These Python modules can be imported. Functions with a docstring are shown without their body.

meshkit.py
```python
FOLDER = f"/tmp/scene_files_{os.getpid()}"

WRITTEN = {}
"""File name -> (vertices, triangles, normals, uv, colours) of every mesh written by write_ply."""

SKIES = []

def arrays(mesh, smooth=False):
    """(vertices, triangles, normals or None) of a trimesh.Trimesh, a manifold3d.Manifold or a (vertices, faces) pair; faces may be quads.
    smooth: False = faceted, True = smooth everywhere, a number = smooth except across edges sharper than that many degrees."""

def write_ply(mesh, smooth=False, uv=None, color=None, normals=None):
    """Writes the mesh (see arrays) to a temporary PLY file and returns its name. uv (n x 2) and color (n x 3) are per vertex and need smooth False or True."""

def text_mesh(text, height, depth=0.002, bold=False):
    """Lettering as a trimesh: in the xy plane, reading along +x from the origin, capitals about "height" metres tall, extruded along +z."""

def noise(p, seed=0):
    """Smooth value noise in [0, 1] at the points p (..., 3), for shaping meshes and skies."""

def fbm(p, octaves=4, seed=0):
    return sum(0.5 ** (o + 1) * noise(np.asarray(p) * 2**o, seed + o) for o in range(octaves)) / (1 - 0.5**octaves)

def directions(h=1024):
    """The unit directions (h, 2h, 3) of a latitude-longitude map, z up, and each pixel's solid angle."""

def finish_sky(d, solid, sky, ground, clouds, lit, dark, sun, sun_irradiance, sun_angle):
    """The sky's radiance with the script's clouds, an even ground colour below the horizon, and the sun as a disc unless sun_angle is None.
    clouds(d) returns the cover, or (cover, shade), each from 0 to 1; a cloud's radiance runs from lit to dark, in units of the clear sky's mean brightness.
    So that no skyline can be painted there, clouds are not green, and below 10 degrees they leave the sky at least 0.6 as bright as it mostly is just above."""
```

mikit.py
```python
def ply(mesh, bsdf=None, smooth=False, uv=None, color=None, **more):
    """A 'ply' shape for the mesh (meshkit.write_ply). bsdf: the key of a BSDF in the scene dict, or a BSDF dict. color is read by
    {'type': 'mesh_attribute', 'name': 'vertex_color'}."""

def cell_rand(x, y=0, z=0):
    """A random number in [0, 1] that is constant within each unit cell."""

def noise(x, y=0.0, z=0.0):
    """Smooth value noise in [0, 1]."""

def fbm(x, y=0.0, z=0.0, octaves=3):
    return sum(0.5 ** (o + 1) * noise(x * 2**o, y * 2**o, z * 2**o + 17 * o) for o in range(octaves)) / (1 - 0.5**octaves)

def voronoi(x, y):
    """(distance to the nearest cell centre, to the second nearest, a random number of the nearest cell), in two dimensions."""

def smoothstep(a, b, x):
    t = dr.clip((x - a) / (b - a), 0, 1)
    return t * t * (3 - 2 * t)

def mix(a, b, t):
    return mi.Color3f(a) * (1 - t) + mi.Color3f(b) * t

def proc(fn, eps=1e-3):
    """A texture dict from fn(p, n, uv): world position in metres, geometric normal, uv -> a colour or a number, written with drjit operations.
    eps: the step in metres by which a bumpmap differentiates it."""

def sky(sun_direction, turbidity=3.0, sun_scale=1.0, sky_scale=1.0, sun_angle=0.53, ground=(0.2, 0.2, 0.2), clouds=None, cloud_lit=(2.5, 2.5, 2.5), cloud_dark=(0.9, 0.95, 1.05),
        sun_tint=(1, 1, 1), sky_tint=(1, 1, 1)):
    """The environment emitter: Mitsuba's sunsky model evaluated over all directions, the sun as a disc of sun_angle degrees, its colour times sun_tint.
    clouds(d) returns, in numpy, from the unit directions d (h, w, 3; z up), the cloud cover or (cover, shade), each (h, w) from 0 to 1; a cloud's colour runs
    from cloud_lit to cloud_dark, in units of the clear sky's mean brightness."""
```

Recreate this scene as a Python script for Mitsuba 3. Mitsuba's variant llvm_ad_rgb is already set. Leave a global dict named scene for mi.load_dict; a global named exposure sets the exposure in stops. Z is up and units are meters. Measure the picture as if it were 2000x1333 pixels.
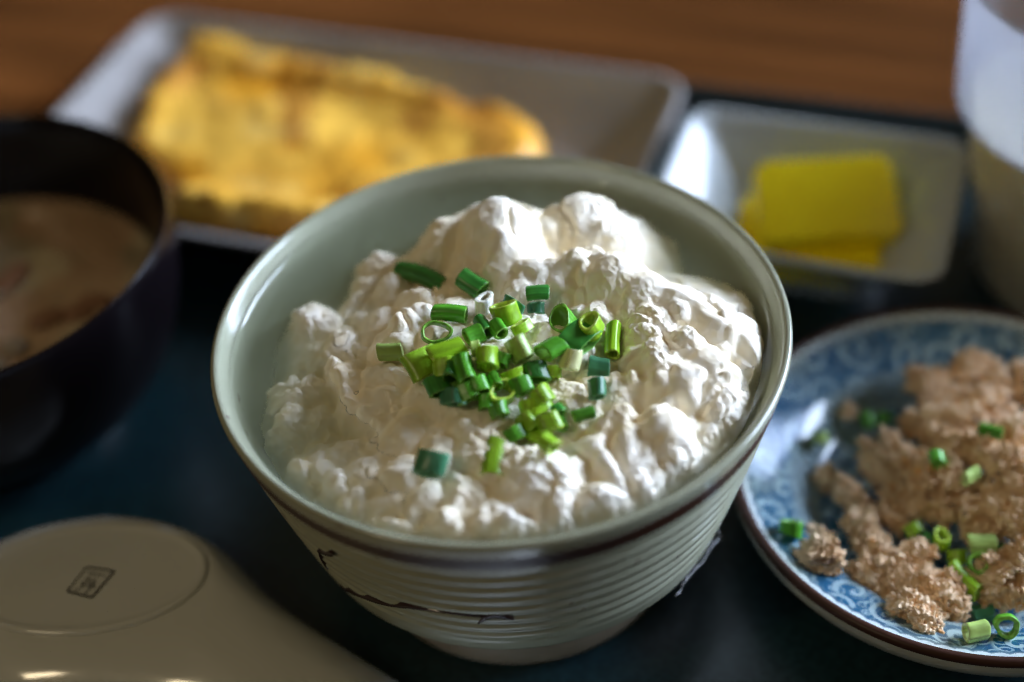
import math, numpy as np, trimesh, mitsuba as mi, drjit as dr, mikit, meshkit
from meshkit import noise, fbm

T = mi.ScalarTransform4f
scene, labels = {}, {}

# ---------------------------------------------------------------- camera
def view(el, roll):
    el, roll = math.radians(el), math.radians(roll)
    f = np.array([0, math.cos(el), -math.sin(el)])
    r = np.array([1.0, 0, 0]); u = np.cross(r, f)
    return f, -r * math.sin(roll) + u * math.cos(roll)
CAM = np.array([.00257, -.24945, .29526])
FWD, UP = view(42.23342, -5.59668)
scene['camera'] = {'type': 'thinlens', 'fov': 38.0, 'fov_axis': 'x', 'near_clip': .01, 'far_clip': 20.0,
                   'aperture_radius': .0074, 'focus_distance': .3235,
                   'to_world': T().look_at(origin=CAM.tolist(), target=(CAM + FWD).tolist(), up=UP.tolist())}
exposure = 0.40

# ---------------------------------------------------------------- light: a long window on the right, a ceiling lamp, the dim warm room
def facing(pos, target, sx, sy):
    return T().look_at(origin=list(pos), target=list(target), up=[0, 0, 1]) @ T().scale([sx, sy, 1])
scene['window'] = {'type': 'rectangle', 'to_world': facing((1.50, .56, .66), (0, .56, .66), .62, .42),
                   'emitter': {'type': 'area', 'radiance': {'type': 'rgb', 'value': [14.2, 16.9, 22.2]}}}
scene['ceiling_lamp'] = {'type': 'rectangle', 'to_world': T().look_at(origin=[-1.1, -.75, 1.7], target=[0, 0, 0], up=[0, 1, 0]) @ T().scale([.22, .035, 1]),
                         'emitter': {'type': 'area', 'radiance': {'type': 'rgb', 'value': [34.0, 27.0, 17.0]}}}
labels['window'] = {'label': 'long daylight window on the right of the table', 'kind': 'structure'}
labels['ceiling_lamp'] = {'label': 'warm ceiling lamp above the table', 'kind': 'structure'}
scene['room_light'] = {'type': 'constant', 'radiance': {'type': 'rgb', 'value': [.066, .053, .031]}}

# ---------------------------------------------------------------- helpers
def num(key):
    if key not in scene and key not in labels and not any(k.startswith(key + '__') for k in scene): return key
    i = 1
    while True:
        k = f'{key}_{i:03d}'
        if k not in scene and k not in labels and not any(x.startswith(k + '__') for x in scene): return k
        i += 1
def thing(name, label, cat, group=None):
    k = num(name); labels[k] = {'label': label, 'category': cat}
    if group: labels[k]['group'] = group
    return k
def put(key, mesh, bsdf, smooth=30, **kw):
    scene[key] = mikit.ply(mesh, bsdf, smooth=smooth, **kw); return key
def part(holder, name, mesh, bsdf, smooth=30, label=None, **kw):
    k = num(f'{holder}__{name}'); put(k, mesh, bsdf, smooth, **kw)
    if label: labels[k] = {'label': label}
    return k
def mesh(v, f): return trimesh.Trimesh(np.asarray(v, float), np.asarray(f, int), process=False)
def loft(sections, closed=True, cap0=False, cap1=False):
    S = [np.asarray(s, float) for s in sections]; n = len(S[0]); v = np.vstack(S); f = []
    j = np.arange(n if closed else n - 1); jn = (j + 1) % n
    for i in range(len(S) - 1):
        a, b = i * n, (i + 1) * n
        f.append(np.stack([a + j, a + jn, b + jn], 1)); f.append(np.stack([a + j, b + jn, b + j], 1))
    for flag, i in ((cap0, 0), (cap1, len(S) - 1)):
        if flag:
            c = len(v); v = np.vstack([v, S[i].mean(0)]); a = i * n
            t = np.stack([a + j, a + jn, 0 * j + c], 1); f.append(t if i else t[:, ::-1])
    return mesh(v, np.vstack(f))
def lathe(profile, n=180, cx=0, cy=0, cap0=False, cap1=False):
    a = np.arange(n) * 2 * np.pi / n
    return loft([np.stack([cx + r * np.cos(a), cy + r * np.sin(a), 0 * a + z], 1) for r, z in profile], True, cap0, cap1)
def rrect(hx, hy, r, z, n=10):
    out = []
    for k, (sx, sy) in enumerate(((1, 1), (-1, 1), (-1, -1), (1, -1))):
        a = np.radians(90 * k + np.linspace(0, 90, n))
        out.append(np.stack([sx * (hx - r) + r * np.cos(a), sy * (hy - r) + r * np.sin(a), 0 * a + z], 1))
    return np.vstack(out)
def curve(P, n=8):
    """Catmull-Rom through the points."""
    P = np.asarray(P, float); Q = np.vstack([2 * P[0] - P[1], P, 2 * P[-1] - P[-2]]); out = []
    for i in range(len(P) - 1):
        t = np.linspace(0, 1, n, endpoint=False)[:, None]; a, b, c, d = Q[i:i + 4]
        out.append(.5 * (2 * b + (c - a) * t + (2 * a - 5 * b + 4 * c - d) * t ** 2 + (3 * b - a - 3 * c + d) * t ** 3))
    return np.vstack(out + [P[-1:]])
def tube(points, radius, sides=8):
    p = np.asarray(points, float); t = np.gradient(p, axis=0); t /= np.linalg.norm(t, axis=1, keepdims=True)
    a = np.cross(t, [0.3, .2, .93]); a /= np.linalg.norm(a, axis=1, keepdims=True); b = np.cross(t, a)
    r = np.broadcast_to(radius, (len(p),)); g = np.arange(sides) * 2 * np.pi / sides
    return loft([p[i] + r[i] * (np.cos(g)[:, None] * a[i] + np.sin(g)[:, None] * b[i]) for i in range(len(p))], True, True, True)
def rotz(m, deg, loc=(0, 0, 0)):
    a = math.radians(deg); R = np.eye(4); R[:2, :2] = [[math.cos(a), -math.sin(a)], [math.sin(a), math.cos(a)]]; R[:3, 3] = loc
    m = m.copy(); m.apply_transform(R); return m
TRAY = -23.0                                   # the tray and the square dishes are turned by this much
def uv(u, v, z=0.0):                           # a point given in the tray's own directions
    a = math.radians(TRAY); return np.array([u * math.cos(a) - v * math.sin(a), u * math.sin(a) + v * math.cos(a), z])

# ---------------------------------------------------------------- materials
def bs(name, d): scene[name] = d; return name
def prin(color, rough=.4, spec=.5, **kw):
    c = color if isinstance(color, dict) else {'type': 'rgb', 'value': list(color)}
    return {'type': 'twosided', 'b': {'type': 'principled', 'base_color': c, 'roughness': rough, 'specular': spec, **kw}}
P_ = mikit.proc; mix, sst = mikit.mix, mikit.smoothstep

def wood_fn(p, n, uv_):
    a = math.radians(TRAY); u = p.x * math.cos(a) + p.y * math.sin(a); v = -p.x * math.sin(a) + p.y * math.cos(a)
    g = mikit.fbm(u * 6, v * 120 + 2.5 * mikit.noise(u * 5, v * 18), 1.5, 4)
    b = mikit.fbm(u * 4 + 3, v * 22, 7.7, 3)
    c = mix((.022, .0075, .0022), (.190, .066, .016), sst(.25, .75, .55 * g + .45 * b))
    c = c * (.15 + 1.6 * mikit.fbm(u * 3.1 + 2, v * 9 + 1.3, 2.2, 2))
    return mix(c, (.030, .010, .004), sst(.55, .70, mikit.fbm(u * 3, v * 30, 4.4, 2)) * .8)
bs('wood', prin(P_(wood_fn), .36, .12))
def tray_fn(p, n, uv_):
    s = mikit.noise(p.x * 900, p.y * 900, p.z * 900)
    return mix((.0035, .012, .015), (.009, .036, .044), mikit.fbm(p.x * 22, p.y * 22, .3, 3)) * (.75 + .5 * s)
bs('tray_lacquer', prin(P_(tray_fn), .34, .5))
def celadon_fn(p, n, uv_):
    c = mix((.275, .288, .200), (.335, .350, .255), mikit.fbm(p.x * 60, p.y * 60, p.z * 60, 3))
    spot = sst(.80, .86, mikit.noise(p.x * 420, p.y * 420, p.z * 420)) * sst(.55, .8, mikit.noise(p.x * 90 + 5, p.y * 90, p.z * 90))
    return mix(c, (.17, .14, .11), spot * .7)
bs('celadon', prin(P_(celadon_fn), .13, .55, clearcoat=.4, clearcoat_gloss=.95))
def foot_fn(p, n, uv_):
    return mix((.30, .255, .18), (.40, .35, .26), mikit.fbm(p.x * 250, p.y * 250, p.z * 250, 3))
bs('bare_clay', prin(P_(foot_fn), .5, .4))
bs('brown_glaze', prin((.045, .018, .011), .34, .25))
bs('brush_ink', prin((.030, .014, .012), .2, .5))
bs('black_lacquer', prin((.005, .0035, .0045), .15, .25))
def grey_fn(p, n, uv_):
    return mix((.27, .255, .24), (.36, .345, .33), mikit.fbm(p.x * 45, p.y * 45, p.z * 45, 3))
bs('grey_glaze', prin(P_(grey_fn), .15, .7))
def pale_fn(p, n, uv_):
    return mix((.37, .41, .42), (.46, .50, .51), mikit.fbm(p.x * 45, p.y * 45, p.z * 45, 3))
bs('pale_glaze', prin(P_(pale_fn), .15, .34))
bs('porcelain', prin((.55, .56, .525), .10, .6, clearcoat=.6, clearcoat_gloss=.97))
bs('ink', prin((.010, .008, .007), .5, .2))
def tofu_fn(p, n, uv_):
    a = mikit.fbm(p.x * 80, p.y * 80, p.z * 80, 3); b = mikit.noise(p.x * 520, p.y * 520, p.z * 520)
    return mix((.91, .80, .57), (.96, .915, .80), sst(.25, .75, .7 * a + .3 * b))
bs('tofu_curd', {'type': 'bumpmap', 'arbitrary': P_(lambda p, n, uv_: .00022 * mikit.fbm(p.x * 900, p.y * 900, p.z * 900, 3), 1e-4), 'scale': 1.0,
                 'b': prin(P_(tofu_fn), .45, .3, flatness=.6, clearcoat=.8, clearcoat_gloss=.93)})
def egg_fn(p, n, uv_):
    a = mikit.fbm(p.x * 40, p.y * 40, p.z * 50, 3); b = mikit.fbm(p.x * 80 + 9, p.y * 120, p.z * 120, 3); d = mikit.fbm(p.x * 48 + 31, p.y * 48 + 7, p.z * 40, 3)
    c = mix((.76, .34, .020), (.90, .52, .075), sst(.3, .7, a))
    c = mix(c, (.82, .55, .15), sst(.56, .72, b) * .6)
    return mix(c, (.42, .145, .020), sst(.54, .72, d) * .7)
bs('fried_egg', prin(P_(egg_fn), .42, .35))
def pickle_fn(p, n, uv_):
    return mix((.84, .65, .004), (.92, .78, .010), mikit.fbm(p.x * 90, p.y * 90, p.z * 90, 3))
bs('yellow_radish', prin(P_(pickle_fn), .3, .5))
def soup_fn(p, n, uv_):
    a = mikit.fbm(p.x * 70, p.y * 70, 1.0, 3); b = mikit.fbm(p.x * 45 + 8, p.y * 45 + 3, 4.0, 3)
    c = mix((.25, .20, .125), (.46, .38, .25), sst(.3, .7, a))
    return mix(c, (.42, .24, .14), sst(.52, .68, b) * .6)
bs('miso_soup', prin(P_(soup_fn), .22, .4))
bs('morsel_brown', prin((.24, .12, .065), .4, .4))
bs('morsel_pale', prin((.24, .18, .11), .4, .4))
def mince_fn(p, n, uv_):
    a = mikit.fbm(p.x * 260, p.y * 260, p.z * 260, 3); b = mikit.fbm(p.x * 90 + 4, p.y * 90, p.z * 90, 2); d = mikit.noise(p.x * 330 + 40, p.y * 330, p.z * 330)
    c = mix((.55, .35, .18), (.84, .64, .42), sst(.3, .75, .6 * a + .4 * b))
    c = mix(c, (.12, .06, .04), sst(.84, .92, d) * .8)
    return mix(c, (.75, .33, .05), sst(.80, .88, mikit.noise(p.x * 240 + 77, p.y * 240, p.z * 240)) * .6)
bs('mince', {'type': 'bumpmap', 'arbitrary': P_(lambda p, n, uv_: .0003 * mikit.fbm(p.x * 800, p.y * 800, p.z * 800, 2), 1e-4), 'scale': 1.0, 'b': prin(P_(mince_fn), .50, .35)})
bs('scallion_green', {'type': 'twosided', 'b': {'type': 'principled', 'base_color': {'type': 'mesh_attribute', 'name': 'vertex_color'}, 'roughness': .30, 'specular': .4}})
bs('thread_fibre', prin((.75, .75, .78), .6, .3))
bs('soy_milk', prin((.92, .81, .56), .25, .5))
bs('frosted_plastic', {'type': 'principledthin', 'base_color': {'type': 'rgb', 'value': [.74, .78, .86]}, 'roughness': .18, 'spec_trans': .68, 'diff_trans': 1.0, 'eta': 1.45})
bs('clear_plastic', {'type': 'principledthin', 'base_color': {'type': 'rgb', 'value': [.97, .97, .95]}, 'roughness': .12, 'spec_trans': .88, 'diff_trans': 1.0, 'eta': 1.45})
bs('water_surface', {'type': 'thindielectric', 'int_ior': 1.33})

# the arabesque under the glaze of the blue plate
PCX, PCY = .1113, -.0089
def plate_fn(p, n, uv_):
    x, y = p.x - PCX, p.y - PCY
    r = dr.sqrt(x * x + y * y); th = dr.atan2(y, x)
    wx, wy = x + .0016 * (mikit.noise(p.x * 160, p.y * 160) - .5), y + .0016 * (mikit.noise(p.x * 160 + 9, p.y * 160 + 5) - .5)
    def scrolls(sc, seed):
        best, ang, rnd = mi.Float(9), mi.Float(0), mi.Float(0)
        gx, gy = wx * sc + seed, wy * sc + seed * 1.7
        for a in (-1, 0, 1):
            for b in (-1, 0, 1):
                cx, cy = dr.floor(gx) + a, dr.floor(gy) + b
                ox = cx + .2 + .6 * mikit.cell_rand(cx, cy, 1 + seed) - gx; oy = cy + .2 + .6 * mikit.cell_rand(cx, cy, 2 + seed) - gy
                d = dr.sqrt(ox * ox + oy * oy); c = d < best
                ang = dr.select(c, dr.atan2(oy, ox), ang); rnd = dr.select(c, mikit.cell_rand(cx, cy, 3 + seed), rnd); best = dr.minimum(best, d)
        s = dr.select(rnd > .5, 1.0, -1.0)
        w = dr.sin(best * 17.0 + s * ang + rnd * 6.28)
        return sst(.20, .62, w) * sst(.62, .45, best)
    line = dr.maximum(scrolls(95.0, 3), .6 * scrolls(210.0, 11))
    base = mix((.005, .048, .115), (.016, .110, .205), mikit.fbm(p.x * 80, p.y * 80, 0.0, 3))
    c = mix(base, (.37, .50, .52), line * (.62 + .38 * mikit.noise(p.x * 70, p.y * 70, 3.0)))
    # band of fine dots in the flat middle, an edging of little scallops under the rim
    du, dv = th * 26.0, r * 640.0
    k = dr.sqrt(dr.square(dr.floor(p.x * 720 + .5) - p.x * 720) + dr.square(dr.floor(p.y * 720 + .5) - p.y * 720))
    dots = mix((.33, .43, .45), (.022, .055, .085), sst(.40, .28, k))
    c = mix(c, dots, sst(.0375, .0383, r) * sst(.0438, .0430, r) * .85)
    c = mix(c, (.40, .50, .52), sst(.0007, .0003, dr.abs(r - .0372)) * .8)
    sc = r + .0007 * dr.abs(dr.sin(th * 44.0))
    c = mix(c, (.50, .57, .58), sst(.0543, .0546, sc))
    c = mix(c, (.035, .10, .16), sst(.0007, .0004, dr.abs(sc - .0544)) * .8)
    tint = sst(.52, .7, mikit.noise(p.x * 55 + 3, p.y * 55, 8.0))
    return mix(c, (.33, .36, .20), tint * .18)
bs('blue_arabesque', prin(P_(plate_fn), .08, .45))
def under_fn(p, n, uv_):
    return mix((.40, .41, .38), (.50, .51, .47), mikit.fbm(p.x * 60, p.y * 60, p.z * 60, 2))
bs('plate_white', prin(P_(under_fn), .18, .5))
# ---------------------------------------------------------------- measurements, in millimetres
LUMPS = [
(1.7, 29.0, 87.0, 7, 8, 10, 1.6),
(3.2, 20.4, 84.0, 5, 9, 0, 1.8),
(-9.2, 30.4, 80.0, 10, 7, 20, 2.2),
(-15.7, 29.4, 77.0, 8, 6, 0, 2.2),
(22.5, 31.0, 81.0, 9, 8, -15, 2.6),
(27.0, 27.9, 79.0, 7, 7, 0, 2.4),
(12.6, 30.2, 79.0, 6, 6, 0, 2.2),
(6.6, 11.1, 82.0, 5, 8, -10, 2.2),
(-3.8, 20.4, 78.0, 8, 8, 0, 2),
(16.9, 9.2, 83.0, 7, 6, 0, 2.4),
(25.8, 5.7, 84.0, 9, 7, -10, 2.6),
(31.8, -0.8, 82.0, 8, 8, 0, 2.6),
(40.7, -1.6, 80.0, 11, 9, -20, 3.5),
(47.8, -7.3, 78.0, 9, 8, -20, 3.5),
(36.2, -9.5, 80.0, 10, 8, 0, 3),
(51.7, -10.7, 76.0, 7, 7, 0, 3),
(55.9, -13.6, 70.5, 7, 12, 0, 3),
(51.2, -26.9, 70.0, 7, 12, 10, 3),
(33.8, -18.6, 81.0, 5.5, 5.5, 0, 2.4),
(39.8, -15.1, 80.0, 5, 5, 0, 2.4),
(43.3, -21.0, 79.0, 6, 7, 0, 2.4),
(44.2, -28.4, 77.0, 6, 7, 0, 2.4),
(38.1, -26.5, 79.0, 5, 7, 0, 2.4),
(32.7, -26.3, 78.0, 5, 6, 0, 2.4),
(27.6, -24.3, 79.0, 3, 4, 0, 2.2),
(29.5, -17.9, 78.0, 5, 5, 0, 2.3),
(21.5, -35.2, 80.0, 5, 4.5, 0, 2.4),
(30.1, -37.8, 80.0, 6, 5, 0, 2.6),
(32.7, -41.3, 78.0, 5, 6, 0, 2.5),
(24.5, -40.2, 78.0, 5, 6, 0, 2.5),
(16.2, -40.0, 77.5, 7, 5, 0, 2.4),
(20.2, -45.8, 77.0, 4.5, 8, 0, 2.4),
(24.9, -45.5, 76.0, 5, 8, 0, 2.4),
(29.1, -44.7, 76.0, 4, 8, 0, 2.4),
(37.2, -39.5, 71.0, 9, 9, 0, 3),
(5.4, -45.7, 79.0, 8, 7, 0, 2.4),
(9.5, -50.0, 77.0, 5, 8, -15, 2.3),
(15.7, -54.0, 76.0, 6, 7, 0, 2.3),
(12.5, -45.3, 76.0, 6, 6, 0, 2.4),
(20.8, -52.8, 74.0, 5, 6, 0, 2.3),
(0.2, -58.6, 76.0, 6, 4, 0, 2.6),
(-4.6, -54.5, 75.0, 7, 6, 0, 2.4),
(-16.7, -52.2, 75.0, 8, 5, -20, 2.4),
(-26.5, -50.1, 74.0, 6, 4, -25, 2.4),
(-21.0, -55.0, 73.5, 7, 4, -15, 2.4),
(-10.9, -56.8, 74.0, 7, 5, 0, 2.4),
(-40.8, -32.8, 75.0, 8, 6, 0, 2.6),
(-35.4, -36.0, 74.5, 7, 6, 0, 2.5),
(-46.2, -38.9, 73.0, 5, 5, -30, 2.4),
(-40.8, -41.0, 73.0, 6, 6, 0, 2.4),
(-31.2, -41.8, 74.0, 6, 6, 0, 2.4),
(-29.0, -36.6, 75.0, 5, 5, 0, 2.4),
(-23.1, -38.3, 76.0, 7, 4.5, 0, 2.8),
(-26.0, -43.9, 74.0, 6, 5, 0, 2.4),
(-12.5, -47.3, 75.0, 8, 6, 0, 2.4),
(-8.8, -37.1, 76.5, 6, 5, 0, 2.4),
(-4.0, -43.5, 75.0, 8, 7, 0, 2.4),
(-20.7, -45.1, 74.5, 8, 6, 0, 2.4),
(-15.3, -39.2, 75.0, 7, 6, 0, 2.4),
(-40.4, 13.6, 76.0, 8, 6, -25, 2.5),
(-44.7, 12.3, 74.5, 5, 6, 0, 2.4),
(-36.2, 5.2, 75.0, 7, 6, 0, 2.4),
(-41.3, 6.4, 73.0, 7, 7, 0, 2.4),
(-48.0, -2.7, 72.0, 5, 4, 30, 2.2),
(-42.9, -7.3, 74.0, 7, 6, 0, 2.4),
(-45.6, -13.4, 73.2, 5, 5, 0, 2.3),
(-40.5, -16.0, 73.5, 5, 6, 0, 2.3),
(-47.6, -16.8, 70.5, 6, 7, 0, 2.4),
(-41.7, -21.7, 71.5, 8, 7, 0, 2.4),
(-36.6, -4.2, 77.0, 2.6, 4, 30, 2.2),
(-34.6, -9.7, 77.5, 2.6, 5, 10, 2.2),
(-32.8, -15.2, 77.0, 2.4, 5, 20, 2.2),
(-30.7, -19.7, 76.0, 2.4, 5, 35, 2.2),
(-27.8, -22.8, 75.0, 2.6, 5, 60, 2.2),
(-33.6, -6.1, 75.5, 5, 6, 0, 2.3),
(-20.5, 0.3, 80.0, 6, 5.5, 0, 2.6),
(-23.5, -2.9, 79.0, 4, 4, 0, 2.4),
(-17.2, 3.0, 79.0, 5, 4.5, 0, 2.5),
(-19.6, 10.2, 77.0, 6, 5, 0, 2.4),
(-27.6, 31.8, 75.0, 5, 5, 0, 2.3),
(-23.8, 22.2, 76.0, 5, 7, -20, 2.3),
(-30.8, 26.3, 73.5, 5, 6, 0, 2.3),
(-31.9, 18.9, 73.5, 6, 6, 0, 2.3),
(-28.7, 9.4, 75.0, 6, 7, 0, 2.3),
(-33.0, 13.0, 74.0, 5, 5, 0, 2.3),
(-2.0, -12.8, 79.0, 20, 15, 0, 2.2),
(-8.1, 4.0, 77.0, 9, 8, 0, 2.2),
(4.3, -3.1, 80.0, 8, 6, 0, 2.3),
(-11.8, -3.6, 78.0, 9, 7, 0, 2.3),
(13.9, -9.6, 80.0, 10, 8, 0, 2.3),
(13.3, -26.7, 78.0, 8, 7, 0, 2.3),
(21.1, -24.1, 77.5, 8, 7, 0, 2.3),
(21.2, -3.9, 80.0, 7, 6, 0, 2.3),
(-14.6, -21.7, 77.0, 10, 8, 0, 2.3),
(-23.3, -14.9, 77.0, 8, 6, 0, 2.3),
(-26.1, -10.4, 77.0, 4, 4, 0, 2.4),
(-20.3, -26.1, 76.0, 8, 7, 0, 2.3),
(-3.1, -31.0, 77.0, 12, 9, 0, 2.2),
(-26.9, -17.9, 75.0, 7, 7, 0, 2.3),
(-32.5, -26.5, 73.5, 7, 5, 0, 2.3),
(-25.9, -29.4, 74.0, 8, 6, 0, 2.3)
]

STROKES = [([(-136.82, np.float64(50.27)), (-134.08, np.float64(52.66)), (-132.01, np.float64(54.05)), (-129.56, np.float64(56.63))], [1.2, 2.6, 2.6, 0.8]), ([(-136.63, np.float64(50.02)), (-138.66, np.float64(45.07)), (-140.02, np.float64(40.96)), (-140.16, np.float64(38.63))], [0.5, 0.9, 0.6, 0.3]), ([(-142.34, np.float64(27.36)), (-132.34, np.float64(34.16)), (-122.39, np.float64(38.67)), (-115.58, np.float64(42.31)), (-110.79, np.float64(43.65))], [2.2, 2.6, 2.0, 1.5, 2.6, 1.2]), ([(-110.79, np.float64(43.65)), (-107.13, np.float64(43.85)), (-103.29, np.float64(43.62)), (-98.99, np.float64(43.21))], [1.2, 0.7, 0.5, 0.4]), ([(-100.67, np.float64(39.34)), (-98.75, np.float64(42.39)), (-96.79, np.float64(43.56)), (-94.72, np.float64(42.65)), (-92.95, np.float64(41.6))], [0.6, 1.8, 2.8, 2.2, 0.6])]
EGG = [(-77.7, 49.1), (-63.0, 47.0), (-45.4, 44.6), (-25.4, 44.9), (-2.5, 41.7), (27.4, 37.8), (52.6, 33.5), (61.9, 23.0), (62.6, 9.2), (46.0, -11.5), (28.6, -31.9), (8.7, -45.1), (-9.9, -49.7), (-36.1, -47.4), (-52.9, -27.1), (-74.5, -9.0), (-79.2, 16.0), (-81.8, 39.3)]
PICKLES = [(42, 30, 7.5, 94.5, 95, 8.6, 9, -17, 'lower slice of yellow pickled radish in the small dish'),
 (41, 29, 7.5, 99.5, 98.5, 19.5, 20, -6, 'upper slice of yellow pickled radish leaning on the lower one'),
 ]
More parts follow.
